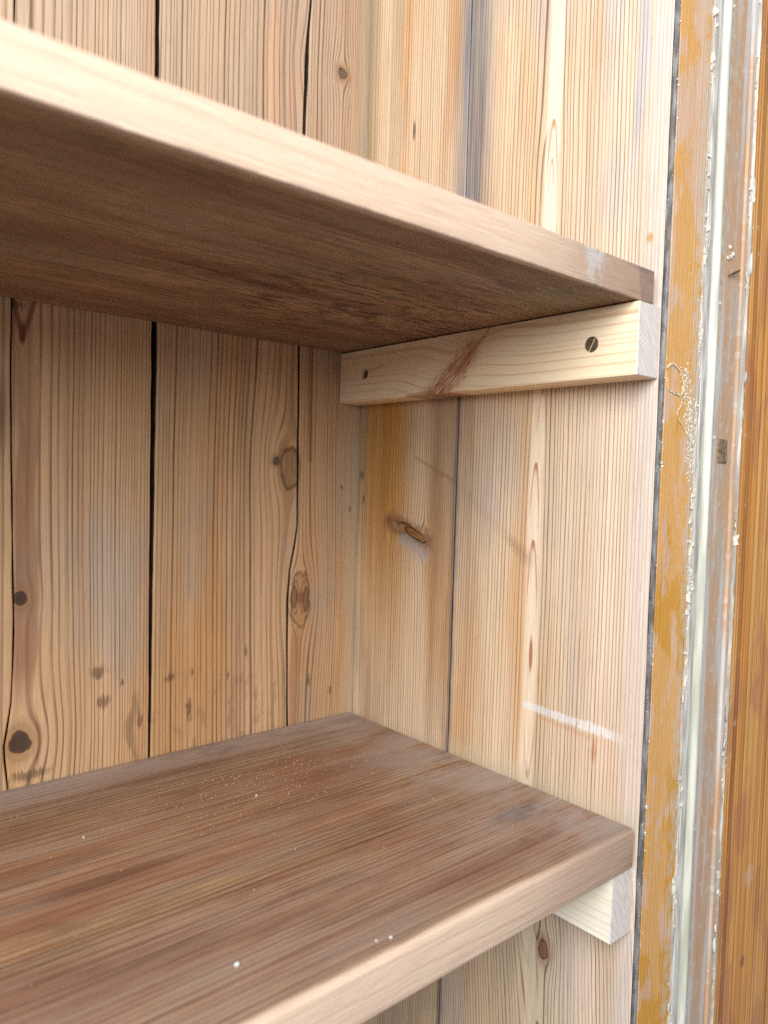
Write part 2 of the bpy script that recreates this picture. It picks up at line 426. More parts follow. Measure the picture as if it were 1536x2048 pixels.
# shelves: old brown boards, grain along x
def mat_shelf(name, seed, zt, zb, yf, upper):
    mat = begin(name)
    x, y, z = obj_xyz()
    u = y + z * 0.8; v = x
    base = (170, 136, 110) if not upper else (186, 150, 112)
    line, uu = rings(u, v, seed, f0=250, f1=250, knots=((-0.0206, -0.1524, 0.008, 0.5),) if not upper else ((-0.2673 + 0.27, -0.0979, 0.006, 0.4),), wob=0.010, jit=1.0)
    a = noise(u * 26.0, v * 2.2, seed, 4, 0.6); b = noise(u * 60.0, v * 5.0, seed + 5, 3); c = noise(u * 9.0, v * 6.0, seed + 8, 3)
    g = noise(u * 1400.0, v * 40.0, seed + 11, 2); st = noise(u * 300.0, v * 6.0, seed + 13, 3)
    col = mixc(ss(0.35, 0.7, a), lin(base), lin((148, 102, 74)))
    col = mixc(ss(0.5, 0.72, b) * 0.7, col, lin((176, 136, 100)))
    col = mixc(ss(0.48, 0.75, c) * 0.45, col, lin((152, 128, 106)))
    col = mixc(line * 0.9, col, lin((80, 48, 34)))
    pore = ss(0.58, 0.66, noise(u * 560.0, v * 9.0, seed + 70, 3))
    col = mixc(pore * 0.55, col, lin((78, 52, 40)))
    col = mixc(ss(0.55, 0.75, st) * 0.5, col, lin((100, 66, 46)))
    sp = ss(0.62, 0.72, noise(u * 260.0, v * 180.0, seed + 30, 2))
    dust_sheen = noise(x * 10.0, y * 24.0, seed + 80, 4, 0.65)
    if not upper:
        ti = [(band(y + (noise(x * 5.0, y * 20.0, 2.2, 2) - 0.5) * 0.02, -0.185, -0.075, 0.012) * (a * 0.6 + 0.4), (150, 98, 66), 0.32),
              (band(y + (noise(x * 5.0, y * 20.0, 4.2, 2) - 0.5) * 0.02, -0.30, -0.225, 0.010) * (a * 0.5 + 0.4), (140, 104, 92), 0.5),
              (ell(x, y, -0.1524, -0.0206, 0.017, 0.0075, 0.5, (b - 0.5) * 1.2), (92, 58, 44), 0.75),
              (ell(x, y, -0.158, -0.0206, 0.006, 0.0045, 0.6), (160, 112, 80), 0.6),
              (ell(x, y, -0.0459, -0.2444, 0.022, 0.010, 1.3, (b - 0.5) * 1.6), (78, 62, 66), 0.7),
              (ell(x, y, -0.10, -0.115, 0.05, 0.016, 1.2, (a - 0.5) * 2.0), (126, 76, 54), 0.6),
              (seg(x, y, (-0.45, -0.1906), (-0.0056, -0.2391), 0.0013, 0.0010, 0.8, (noise(x * 40.0, y * 300.0, 2.0, 2) - 0.5) * 1.6), (140, 84, 46), 0.55),
              (seg(x, y, (-0.45, -0.178), (-0.18, -0.2085), 0.007, 0.004, 0.9, (a - 0.5) * 1.8), (172, 130, 86), 0.3),
              (ell(x, y, -0.30, -0.16, 0.05, 0.006, 1.0, (a - 0.5) * 2.0), (92, 50, 36), 0.6),
              (ss(0.13, 0.0, -x) * ss(0.40, 0.62, dust_sheen + 0.06), (172, 162, 154), 0.55),  # grey dust and the pale sheen of the right end, painted together
              (ss(0.62, 0.50, noise(x * 9.0, y * 12.0, 3.1, 3)) * 0.0 + ss(0.56, 0.70, noise(x * 9.0, y * 13.0, 6.1, 4, 0.65)), (98, 68, 52), 0.22),
              (ss(-0.05, -0.005, y), (174, 164, 158), 0.55)]  # sheen and dust towards the back, put into the colour
    else:
        ti = [(ell(x, y, -0.0979, -0.2673, 0.020, 0.006, 0.8, (b - 0.5) * 1.5), (88, 58, 42), 0.75),
              (ell(x, y, -0.07, -0.283, 0.006, 0.0025, 0.8, (b - 0.5)), (88, 60, 42), 0.7),
              (seg(x, y, (-0.2734, -0.171), (-0.20, -0.160), 0.0008, 0.006, 0.5, (noise(x * 60.0, y * 300.0, 2.0, 2) - 0.5)), (92, 54, 30), 0.7),
              (seg(x, y, (-0.20, -0.160), (-0.06, -0.150), 0.006, 0.0015, 0.6, (noise(x * 60.0, y * 300.0, 2.0, 2) - 0.5)), (104, 62, 36), 0.5),
              (seg(x, y, (-0.5, -0.150), (-0.22, -0.143), 0.001, 0.001, 0.9), (80, 52, 34), 0.7),
              (ss(0.50, 0.62, noise(x * 40.0, y * 200.0, 4.0, 3)) * ell(x, y, -0.13, -0.16, 0.11, 0.09, 1.0), (70, 44, 30), 0.85),
              (ss(0.45, 0.7, c), (128, 108, 70), 0.5),
              (ss(0.60, 0.66, noise(x * 260.0, y * 900.0, 4.4, 2)) * ell(x, y, -0.075, -0.195, 0.065, 0.05, 1.0), (196, 150, 104), 0.6)]
    for mk, cc, s_ in ti: col = mixc(mk * s_, col, lin(cc))
    # pale planed front edge, less cleaned towards the wall
    ed = ss(yf + 0.0062, yf + 0.0026, y + (noise(x * 30.0, z * 200.0, 3.0, 3) - 0.5) * 0.003 + mx(x + 0.13, 0.0) * 0.03)
    pal = mixc(line * 0.35 + ss(0.45, 0.8, st) * 0.25, lin((222, 190, 164)), lin((184, 138, 110)))
    pal = mixc(ss(-0.14, -0.045, x + (c - 0.5) * 0.1) * 0.75, pal, lin((172, 138, 116)))
    wx = -0.072 if upper else -0.062
    if upper: pal = mixc(0.5 * ell(x, z, wx, zb + 0.015, 0.011, 0.012, 0.9, (noise(x * 120.0, z * 120.0, seed + 61, 3) - 0.5) * 1.6) * ss(0.36, 0.56, noise(x * 200.0, z * 120.0, seed + 60, 3) + 0.04), pal, lin((208, 208, 208)))
    if upper:
        dk = band(x + (noise(x * 90.0, z * 90.0, 1.0, 2) - 0.5) * 0.004 + (z - 0.34) * 0.25, -0.0205, 0.0, 0.0012)
        pal = mixc(dk * 0.45, pal, lin((112, 100, 96)))
        pal = mixc(ss(0.356, 0.360, z) * ss(-0.05, -0.02, x) * 0.6, pal, lin((120, 110, 108)))
    col = mixc(ed, col, pal)
    wear = noise(x * 7.0, y * 30.0 + z * 30.0, seed + 50, 4, 0.68); grit = noise(x * 1300.0, y * 1500.0 + z * 1500.0, seed + 51, 1)
    body = 1.0 - ed
    col = mixc(ss(0.46, 0.72, wear) * body * 0.3, col, lin((154, 138, 124)))
    col = mixc(ss(0.50, 0.30, wear) * body * 0.35, col, lin((104, 72, 54)))
    gg = g * 0.34 + st * 0.10 + grit * 0.60 + 0.48
    col = mixc(1.0, col, vec(gg, gg, gg), 'MULTIPLY')
    torn = ss(0.45, 0.7, noise(x * 70.0, y * 420.0 + z * 420.0, 8.0, 3))
    finish(col, mixc(0.0, vec(0.5, 0.5, 0.5), (0, 0, 0, 1)) if False else 0.52, g * 0.6 + st * 0.8 + (torn * 1.4 * ss(0.3412, 0.3402, z) if upper else 0.0), 0.0005, 0.4)
    return mat

m_low = mat_shelf('old_shelf_lower', 12.1, 0.0, -0.0266, -0.3058, False)
m_up = mat_shelf('old_shelf_upper', 15.6, 0.361, 0.34, -0.3044, True)

# new pine battens: grain along y
def mat_batten(name, seed, spike):
    mat = begin(name)
    x, y, z = obj_xyz()
    v = -y; u = z + x * 0.6
    if spike:
        d0 = Vector((0.13, 0.292)); d1 = Vector((0.178, 0.335))
        side_ = (v - d0.x) * (d1.y - d0.y) - (u + 0.0148 - d0.y) * (d1.x - d0.x)   # signed distance to the spike knot
        sd = side_ / (d1 - d0).length
        bend = ss(0.05, 0.0, absf(sd)) * 0.012
        uu_ = u + bend * ss(-0.01, 0.02, -sd) - bend * 0.4 * ss(-0.01, 0.02, sd)
    else:
        uu_ = u
    line, _ = rings(uu_, v, seed, f0=185, f1=185, wob=0.006, sharp=0.86, jit=0.8)
    fib = noise(u * 1200.0, v * 30.0, seed, 2)
    col = mixc(noise(u * 40.0, v * 5.0, seed, 2), lin((250, 230, 200) if spike else (252, 242, 226)), lin((244, 212, 168) if spike else (246, 228, 200)))
    col = mixc(line * (0.6 if spike else 0.3), col, lin((202, 146, 94)))
    h = fib * 0.5
    if spike:
        zz = z
        halo = seg(v, zz, (0.118, 0.285), (0.185, 0.345), 0.010, 0.014, 0.9)
        col = mixc(halo * 0.45, col, lin((206, 156, 110)))
        fibn = noise(sd * 900.0, (v + zz) * 40.0, 3.0, 2)
        red = seg(v, zz, (0.128, 0.290), (0.165, 0.324), 0.0115, 0.0070, 0.6, (noise(v * 200.0, zz * 200.0, 3.0, 2) - 0.5) * 1.2)
        col = mixc(red * ss(0.36, 0.56, fibn) * 0.85, col, lin((158, 82, 56)))
        tl = seg(v, zz, (0.150, 0.308), (0.185, 0.340), 0.0022, 0.0010, 0.7, (fibn - 0.5) * 1.4)
        col = mixc(tl * 0.55, col, lin((160, 104, 66)))
        br = seg(v, zz, (0.094, 0.2937), (0.125, 0.2945), 0.0015, 0.003, 0.8, (fibn - 0.5) * 2.0)
        col = mixc(br * 0.6, col, lin((150, 104, 58)))
        sm = seg(v, zz, (0.040, 0.3185), (0.064, 0.3235), 0.0020, 0.0006, 0.9)
        col = mixc(sm * 0.4, col, lin((160, 118, 72)))
    # end grain on the sawn front end
    endm = ss(0.3050, 0.3056, v) if spike else ss(0.3030, 0.3036, v)
    er = ss(0.3, 0.8, fr(sqrt(sq(x + 0.060) + sq(z - (0.36 if spike else -0.02))) * 420.0 + (noise(x * 60.0, z * 60.0, 2.0, 1) - 0.5) * 1.5))
    diag = noise((x + z * 0.6) * 900.0, (z - x * 0.6) * 60.0, 1.0, 2)
    col = mixc(endm, col, mixc(ss(0.4, 0.7, diag), mixc(er * 0.5, lin((236, 226, 216)), lin((206, 184, 164))), lin((208, 194, 186))))
    g = fib * 0.14 + 0.93
    col = mixc(1.0, col, vec(g, g, g), 'MULTIPLY')
    finish(col, 0.6, h, 0.00025, 0.3)
    return mat
m_bat = mat_batten('new_pine_batten', 21.0, True)
m_bat2 = mat_batten('new_pine_batten_plain', 24.0, False)

# frame timbers
def mat_frame(name, seed, kind):
    mat = begin(name)
    x, y, z = obj_xyz()
    u = x + y * 0.5; v = z
    line, _ = rings(u, v, seed, f0=330 if kind == 'stile' else (175 if kind == 'board' else 300), wob=0.003, jit=1.2)
    fib = noise(u * 1600.0, v * 30.0, seed, 2); n = noise(u * 45.0, v * 22.0, seed + 2, 3); n2 = noise(u * 180.0, v * 120.0, seed + 4, 3)
    if kind == 'stile':
        col = mixc(noise(u * 60.0, v * 8.0, seed, 2), lin((228, 192, 166)), lin((220, 170, 128)))
        strk = noise(u * 420.0, v * 9.0, seed + 6, 2)
        amber = ss(0.46, 0.50, noise(u * 26.0, v * 17.0, seed + 2, 2) + (0.34 - v) * 0.34 + (strk - 0.5) * 0.16 + (n2 - 0.5) * 0.06)
        amber = amber * ss(0.0, 0.03, 0.60 - v)
        deep = ss(0.50, 0.54, noise(u * 30.0, v * 14.0, seed + 8, 2) + (0.05 - v) * 0.25 + (strk - 0.5) * 0.2)
        col = mixc(amber * 0.9, col, mixc(deep, lin((230, 168, 90)), lin((218, 150, 20))))
        pink = ss(0.56, 0.66, noise(u * 70.0, v * 26.0, seed + 14, 3))
        col = mixc(pink * 0.65, col, lin((226, 184, 160)))
        rest = ss(0.026, 0.042, x + (n2 - 0.5) * 0.02) * ss(0.38, 0.6, n2 + 0.06)
        col = mixc(rest * 0.65, col, lin((206, 196, 176)))
        dots = ss(0.68, 0.74, noise(u * 600.0, v * 420.0, seed + 19, 1))
        col = mixc(dots * 0.3, col, lin((232, 220, 200)))
        col = mixc(line * 0.5, col, lin((132, 78, 36)))
        rough = 0.42
    elif kind == 'grey':
        col = mixc(ss(0.4, 0.7, n), lin((200, 158, 124)), lin((192, 168, 148)))
        col = mixc(ss(0.5, 0.7, noise(u * 90.0, v * 6.0, seed + 3, 3)) * 0.7, col, lin((212, 208, 206)))
        wf = ss(0.58, 0.7, n2) * 0.35
        col = mixc(wf, col, lin((214, 210, 202)))
        ex = ss(0.076, 0.068, x + (n2 - 0.5) * 0.008)
        col = mixc(ex * ss(0.35, 0.6, n2) * 0.7, col, lin((208, 208, 200)))
        col = mixc(line * 0.25, col, lin((120, 92, 74)))
        rough = 0.7
    else:
        col = mixc(ss(0.35, 0.65, noise(u * 130.0, v * 2.5, seed + 1, 3)), lin((240, 176, 100)), lin((228, 150, 62)))
        col = mixc(ss(0.52, 0.66, noise(u * 30.0, v * 12.0, seed + 5, 2)) * 0.55, col, lin((192, 122, 88)))
        col = mixc(ss(0.45, 0.6, noise(u * 420.0, v * 3.5, seed + 21, 2)) * 0.5, col, lin((176, 104, 36)))
        col = mixc(line * 0.9, col, lin((140, 76, 26)))
        wd = ss(0.66, 0.74, n2) * ss(0.135, 0.110, x)
        col = mixc(wd * 0.6, col, lin((222, 196, 160)))
        col = mixc(ell(x, z, 0.158, -0.082, 0.006, 0.008, 0.8, (noise(x * 800.0, z * 500.0, 1.0, 1) - 0.5) * 3.0) * 0.6, col, lin((224, 184, 160)))
        col = mixc(ell(x, z, 0.1538, -0.1498, 0.0035, 0.0045, 1.0) * 0.7, col, lin((124, 62, 60)))
        rough = 0.40
    g = fib * 0.24 + 0.88
    col = mixc(1.0, col, vec(g, g, g), 'MULTIPLY')
    finish(col, rough, fib * 0.5 + n2 * 0.5, 0.0004, 0.45)
    return mat
m_stile = mat_frame('varnished_stile', 31.0, 'stile')
m_grey = mat_frame('stripped_frame', 33.0, 'grey')
m_board = mat_frame('varnished_board', 36.0, 'board')

def simple(name, a, b, s=120.0, rough=0.6, bump=0.0004, stretch=1.0, spots_=None, metal=0.0):
    mat = begin(name)
    x, y, z = obj_xyz()
    n = noise(x * s, y * s, z * s * stretch, 3)
    col = mixc(ss(0.35, 0.65, n), lin(a), lin(b))
    if spots_:
        n2 = noise(x * 900.0, y * 900.0, z * 500.0, 2)
        col = mixc(ss(spots_[1], spots_[1] + 0.06, n2), col, lin(spots_[0]))
    finish(col, rough, n, bump)
    NT.nodes['Principled BSDF'].inputs['Metallic'].default_value = metal
    return mat
m_dark = simple('shadowed_backing', (60, 46, 36), (40, 30, 24), 60)  # dark colour standing in for the unlit void behind the gaps
m_edge = simple('dark_plank_edge', (74, 54, 40), (50, 36, 28), 90, 0.7)  # plank edges coloured dark so the gaps between them read black
m_fill = simple('dirty_gap_filler', (98, 93, 88), (140, 137, 136), 260, 0.85, 0.0008, 0.3, ((214, 210, 204), 0.68))
m_white = simple('old_white_paint', (216, 210, 200), (170, 158, 146), 260, 0.5, 0.0006, 0.10, ((150, 140, 140), 0.70))
m_bead = simple('cream_green_bead_paint', (218, 212, 196), (186, 182, 164), 200, 0.45, 0.0003, 0.08)
m_crumb = simple('paint_crumbs', (226, 220, 206), (190, 182, 166), 500, 0.75, 0.0003)
m_rim = simple('peeled_paint_rim', (232, 218, 190), (204, 188, 156), 500, 0.7, 0.0003)
m_dust = simple('sawdust', (206, 172, 136), (176, 136, 100), 900, 0.9, 0.0002)
m_plaster = simple('plaster', (232, 230, 226), (206, 202, 198), 600, 0.9, 0.0004)
m_screw = simple('aged_screw_steel', (136, 116, 92), (92, 78, 62), 700, 0.45, 0.0003, 1.0, ((60, 48, 38), 0.66), 0.55)
m_slot = simple('screw_slot', (40, 32, 26), (26, 20, 16), 700, 0.7, 0.0001)
m_stub = begin('branch_stub')
x, y, z = obj_xyz()
kk = noise((z + (-y) * 0.36) * 900.0, y * 40.0, 1.0, 2)
finish(mixc(ss(0.35, 0.65, kk), lin((122, 76, 46)), mixc(ss(0.5, 0.7, kk), lin((176, 128, 72)), lin((90, 56, 36)))), 0.4, kk, 0.0004)
m_nail = simple('rusty_nail', (92, 76, 62), (60, 48, 40), 700, 0.6, 0.0002)
m_patch = simple('rough_mortise', (150, 124, 100), (112, 90, 72), 500, 0.9, 0.001)
m_splint = simple('pale_splinter', (206, 168, 124), (178, 134, 92), 500, 0.8, 0.0001)

# ------------------------------------------------------------------ back of the cupboard
def dark_edges(o, axis):
    """give the narrow edges of a plank a darker colour, so the gaps read dark"""
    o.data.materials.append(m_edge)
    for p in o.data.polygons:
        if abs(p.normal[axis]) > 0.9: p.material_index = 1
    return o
NZ = 165
def zs(n=NZ): return [ZB + (ZT - ZB) * i / n for i in range(n + 1)]
def back_plank(mat, left, right, seed, th=0.018, ch=0.0012):
    rows = []
    for z in zs():
        l = interp(left, z) + wob1(z, seed, 0.0005, 45); r = interp(right, z) + wob1(z, seed + 5, 0.0005, 45)
        o = wob1(z, seed + 9, 0.0006, 4)
        rows.append([(l, th, z), (l, o + ch, z), (l + ch * 0.4, o + ch * 0.3, z), (l + ch, o, z), ((l * 2 + r) / 3, o + 0.0004, z), ((l + 2 * r) / 3, o + 0.0004, z),
                     (r - ch, o, z), (r - ch * 0.4, o + ch * 0.3, z), (r, o + ch, z), (r, th, z)])
    return dark_edges(mesh_obj('plank', loft(rows), mat, back), 0)
cupboard = thing('cupboard', (-0.4, 0.02, ZB), 'old open pine cupboard with upright plank back and pale plank side', 'cupboard')
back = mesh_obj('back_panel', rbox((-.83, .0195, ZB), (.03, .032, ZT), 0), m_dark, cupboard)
crack = [(ZB, -.0735), (0, -.0738), (.07, -.0761), (.114, -.0768), (.14, -.0752), (.165, -.0700), (.181, -.0678), (.25, -.0693), (.339, -.0708), (.45, -.0712), (.53, -.0711), (.588, -.0706), (.623, -.0684), (.64, -.0668), (ZT, -.064)]
def off(pl, d): return [(z, xx + (interp(d, z) if isinstance(d, list) else d)) for z, xx in pl]
lcrack = [(ZB, -.3065), (.0022, -.3065), (.0277, -.309), (.06, -.3045), (.0975, -.3033), (.1327, -.3035), (.185, -.3045), (.271, -.3064), (.339, -.3059), (ZT, -.3055)]
gapL = [(ZB, -.2037), (0.0, -.2037), (0.1, -.2049), (.319, -.2066), (.58, -.2070), (ZT, -.2072)]
gapR = [(ZB, -.2020), (0.045, -.2022), (.319, -.2021), (.58, -.2040), (ZT, -.2046)]
wid = [(ZB, .0013), (.14, .0014), (.18, .0010), (.25, .0016), (.34, .0012), (.50, .0016), (.56, .0034), (.60, .0034), (.63, .0014), (ZT, .0014)]
back_plank(m_A, [(ZB, -.43), (ZT, -.43)], off(lcrack, -.0006), 1)
back_plank(m_B, off(lcrack, .0003), gapL, 2)
back_plank(m_C, gapR, off(crack, -.0004), 3)
back_plank(m_D, off(crack, wid), [(ZB, .016), (ZT, .016)], 4)
m_O = mat_back('pine_o', 9.1, 240, 240, -0.6, 0.1)
back_plank(m_O, [(ZB, -.62), (ZT, -.62)], [(ZB, -.4315), (ZT, -.4315)], 5)
back_plank(m_O, [(ZB, -.82), (ZT, -.82)], [(ZB, -.6215), (ZT, -.6215)], 6)
bm = bmesh.new()
for i in range(9):
    lump(bm, (-.0694 + random.uniform(-.0003, .0003), .0055, .560 + i * .0034), .0016, i, (0.8, 0.6, 1.6))
mesh_obj('gap_light', bm, m_plaster, back, True)  # white lumps standing in for light shining through the gap

# ------------------------------------------------------------------ side of the cupboard
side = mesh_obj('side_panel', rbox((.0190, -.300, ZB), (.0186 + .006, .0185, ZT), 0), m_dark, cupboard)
def side_plank(mat, u_in, u_out, seed, th=0.018, ch=0.0006):
    rows = []
    for z in zs():
        a = u_in + wob1(z, seed, 0.0005, 25); b = u_out + wob1(z, seed + 3, 0.0003, 25)
        o = wob1(z, seed + 7, 0.0003, 4)
        rows.append([(th, -a, z), (o + ch, -a, z), (o, -a - ch, z), (o + .0002, -(2 * a + b) / 3, z), (o + .0002, -(a + 2 * b) / 3, z), (o, -b + ch, z), (o + ch, -b, z), (th, -b, z)])
    return dark_edges(mesh_obj('plank', loft(rows), mat, side), 1)
pe = side_plank(m_E, 0.0012, 0.1293, 11)
pf = side_plank(m_F, 0.1303, 0.3060, 12)

def boolean_cut(o, cutter_bm):
    me = bpy.data.meshes.new('cut'); bmesh.ops.recalc_face_normals(cutter_bm, faces=cutter_bm.faces); cutter_bm.to_mesh(me); cutter_bm.free()
    c = bpy.data.objects.new('cut', me); scene.collection.objects.link(c)
    md = o.modifiers.new('b', 'BOOLEAN'); md.operation = 'DIFFERENCE'; md.solver = 'EXACT'; md.object = c
    bpy.context.view_layer.update()
    new = bpy.data.meshes.new_from_object(o.evaluated_get(bpy.context.evaluated_depsgraph_get()))
    o.modifiers.clear(); o.data = new
    bpy.data.objects.remove(c)
def ellipsoid(c, ax, r, sub=3, seed=0, amp=0.12):
    bm = bmesh.new()
    bmesh.ops.create_icosphere(bm, subdivisions=sub, radius=1.0)
    rot = Matrix.Rotation(ax, 3, 'X')
    for v in bm.verts:
        k = 1 + amp * mnoise.noise(v.co * 2.2 + Vector((seed, 0, 0)))
        v.co = Vector(c) + rot @ Vector((v.co.x * r[0], v.co.y * r[1], v.co.z * r[2])) * k
    return bm
ang = math.atan2(0.0166 , 0.048)
boolean_cut(pe, ellipsoid((0.0006, -0.0740, 0.1785), ang, (0.0075, 0.0225, 0.0062), 3, 2, 0.25))
mesh_obj('branch_stub', ellipsoid((0.0052, -0.0800, 0.1762), ang, (0.0052, 0.0165, 0.0040), 3, 5, 0.18), m_stub, side, True)

# ------------------------------------------------------------------ face frame to the right of the cupboard
frame = thing('face_frame', (0.11, -0.30, ZB), 'stripped orange varnished door frame with white painted bead beside the cupboard', 'door frame')
YF = -0.3114
def strip(name, prof, mat, seed, amp=0.0004, smooth=False, f=30, n=240):
    """upright strip: prof = closed outline of (x, y); edges wander a little"""
    rows = []
    for i in range(n + 1):
        z = ZB + (ZT - ZB) * i / n
        rows.append([(px + wob1(z, seed + 0.37 * j, amp, f), py + wob1(z, seed + 0.5 + 0.37 * j, amp * 0.4, f), z) for j, (px, py) in enumerate(prof)])
    return mesh_obj(name, loft(rows), mat, frame, smooth)
strip('gap_filler', [(.0012, -.3061), (.0008, -.3080), (.0014, -.3106), (.012, -.3106), (.012, -.3061)], m_fill, 40, .0007, f=90)
strip('stile', [(-.0004, YF + .0003), (.0003, YF + .0001), (.0012, YF), (.022, YF + .0003), (.0425, YF), (.0434, YF + .0008), (.0434, -.285), (.0190, -.285), (.0190, -.3107), (.0, -.3107)], m_stile, 42, .00025)
strip('painted_fillet', [(.0442, YF + .001), (.0447, YF - .0006), (.0485, YF - .0009), (.0520, YF - .0006), (.0525, YF + .001), (.0525, -.29), (.0442, -.29)], m_white, 44, .0004)
strip('bead', [(.0546 + .0034 - .0034 * math.cos(t), YF + .0004 - .0042 * math.sin(t)) for t in [math.pi * k / 8 for k in range(9)]] + [(.0614, -.292), (.0546, -.292)], m_bead, 46, .0002, True)
strip('frame_edge', [(.0622, YF + .0022), (.0630, YF + .0014), (.0800, YF + .0014), (.0975, YF + .0016), (.0984, YF + .0024), (.0984, -.285), (.0622, -.285)], m_grey, 48, .0003)
strip('quirk', [(.1004, YF + .0018), (.1012, YF + .0002), (.1050, YF - .0002), (.1058, YF + .001), (.1058, -.287), (.1004, -.287)], m_grey, 50, .0005)
strip('board', [(.1066, YF + .0010), (.1074, YF - .0010), (.1090, YF - .0014), (.25, YF - .0012), (.50, YF - .0014), (.50, -.285), (.1066, -.285)], m_board, 52, .0003)
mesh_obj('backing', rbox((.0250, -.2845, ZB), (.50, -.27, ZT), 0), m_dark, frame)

# ragged remains of the paint film along the bead and the board
def film(x0, x1, y, seed, a0, a1):
    rows = []; n = 1050
    for i in range(n + 1):
        z = ZB + (ZT - ZB) * i / n
        l = x0 + wob1(z, seed, a0, 160) + wob1(z, seed + 3, a0 * 1.5, 28); r = x1 + wob1(z, seed + 1, a1, 190) + wob1(z, seed + 4, a1 * 1.5, 24)
        if r - l < .0003: l = r = (l + r) / 2; r += .0003
        yy = y + wob1(z, seed + 2, .0002, 120)
        rows.append([(l, YF + .003, z), (l, yy + .0003, z), (l + (r - l) * .3, yy, z), (l + (r - l) * .7, yy, z), (r, yy + .0003, z), (r, YF + .003, z)])
    return mesh_obj('paint_film', loft(rows), m_white, frame)
film(.0415, .0440, YF - .0006, 81, .0012, .0002)
film(.0619, .0648, YF + .0004, 83, .0003, .0016)
film(.1058, .1076, YF - .0018, 85, .0007, .0013)
# crumbs of old paint along the bead and the board edge
def flake(bm, c, r, rs):
    """thin curled chip of old paint: an uneven polygon with thickness"""
    n = rs.choice((4, 5, 6)); a0 = rs.random() * 6.3; st = 0.6 + rs.random() * 1.8; til = rs.gauss(0, .5); th = r * rs.uniform(.18, .5)
    top = []; low = []
    for k in range(n):
        a = a0 + 2 * math.pi * k / n + rs.gauss(0, .25); q = r * rs.uniform(.55, 1.35)
        dx, dz = q * math.cos(a), q * st * math.sin(a); dy = -til * dx - rs.random() * .4 * r
        top.append(bm.verts.new((c[0] + dx, c[1] + dy - th, c[2] + dz))); low.append(bm.verts.new((c[0] + dx * 1.05, c[1] + dy + th, c[2] + dz * 1.05)))
    bm.faces.new(top); bm.faces.new(low[::-1])
    for k in range(n): bm.faces.new((top[k], low[k], low[(k + 1) % n], top[(k + 1) % n]))
def crumb_line(x0, y0, n, spread, rr, seed):
    rs = random.Random(seed); bm = bmesh.new()
    k = 0
    while k < n * 1.5:
        z = rs.uniform(ZB, ZT)
        if rs.random() > 0.12 + 1.4 * max(0, mnoise.noise(Vector((z * 22, seed, 0))) + 0.12): continue
        r = rr * (0.22 + 1.1 * rs.random() ** 4)
        flake(bm, (x0 + rs.gauss(0, spread), y0 - r * 0.15, z), r, rs)
        k += 1
    return bm
for nm, a in (('paint_crumbs', (.0420, YF - .0002, 420, .0017, .0015, 3)), ('paint_crumbs', (.0630, YF + .0006, 360, .0017, .0015, 4)),
              ('paint_crumbs', (.1062, YF - .0006, 260, .0014, .0014, 5)), ('paint_crumbs', (-.0002, YF + .0003, 260, .0005, .0006, 6))):
    o = mesh_obj(nm, crumb_line(*a), m_crumb, frame); o['kind'] = 'stuff'
# thicker lumps of paint left on the edge of the right-hand board
for i, (bx, bz, r, fz) in enumerate([(.1096, .388, .0026, 3.2), (.1085, .306, .0026, 2.0), (.1078, .2785, .0017, 2.4), (.1070, .247, .0013, 4.5), (.1066, .140, .0024, 2.6),
                                     (.1075, .132, .0015, 3.0), (.1080, .076, .0017, 3.4), (.1058, .058, .0020, 3.2), (.1050, .035, .0014, 3.4), (.1040, -.118, .0022, 3.0), (.1045, -.105, .0018, 2.0), (.1090, .44, .0016, 6)]):
    bm = bmesh.new(); lump(bm, (bx, YF - .0012, bz), r, i * 1.7, (0.75, 0.5, fz), 2)
    mesh_obj('paint_lump', bm, m_white, frame, True)
# peeled rim of paint on the stile
def smooth_path(p, n=6, close=False):
    out = []
    P = [Vector((a, YF - .0003, b)) for a, b in p]
    for i in range(len(P) - 1):
        p0, p1, p2, p3 = P[max(i - 1, 0)], P[i], P[i + 1], P[min(i + 2, len(P) - 1)]
        for k in range(n):
            t = k / n
            out.append(0.5 * ((2 * p1) + (p2 - p0) * t + (2 * p0 - 5 * p1 + 4 * p2 - p3) * t * t + (3 * p1 - p0 - 3 * p2 + p3) * t ** 3))
    out.append(P[-1])
    return [q + Vector((wob1(q.z, 3, .0006, 300), 0, wob1(q.x, 5, .0006, 300))) for q in out]
for pth, r in (([(.0005, .3000), (.0082, .3035), (.0182, .2992), (.0229, .2916), (.0208, .2849)], .0017), ([(.0208, .2849), (.0150, .2846), (.0098, .2854), (.0030, .2868), (.0010, .2938), (.0005, .2975)], .0009),
               ([(.0120, .2870), (.0175, .2846), (.0208, .2810), (.0202, .2776), (.0166, .2741), (.0170, .2700), (.0223, .2660), (.0290, .2600), (.0340, .2560), (.0385, .2520)], .0011)):
    mesh_obj('peeling_paint', tube(smooth_path(pth), r * 0.55, flat=0.5), m_rim, frame, True)
bm = bmesh.new(); rs = random.Random(8)
for i in range(260):
    t = rs.random(); cx = .026 + .014 * t + rs.gauss(0, .0028); cz = .296 - .062 * t + rs.gauss(0, .007)
    lump(bm, (min(cx, .0425), YF, cz), rs.uniform(.0003, .0010), i, (1, .5, 1.2), 1)
o = mesh_obj('paint_flakes', bm, m_crumb, frame); o['kind'] = 'stuff'
mesh_obj('filled_mortise', rbox((.0770, YF + .0004, .2425), (.0905, YF + .004, .2595), .0008), m_patch, frame)
mesh_obj('nail', tube([(.0790, YF + .0006, .3735), (.0840, YF - .0010, .3760), (.0900, YF - .0016, .3785), (.0940, YF - .0010, .3805)], .0010), m_nail, frame, True)
for i, (bx, bz) in enumerate([(.0815, .394), (.0835, .388), (.079, .386), (.0865, .390)]):
    bm = bmesh.new(); lump(bm, (bx, YF + .0010, bz), .0016, i + 20, (1.2, .5, 1.0), 2)
    mesh_obj('paint_lump', bm, m_crumb, frame, True)

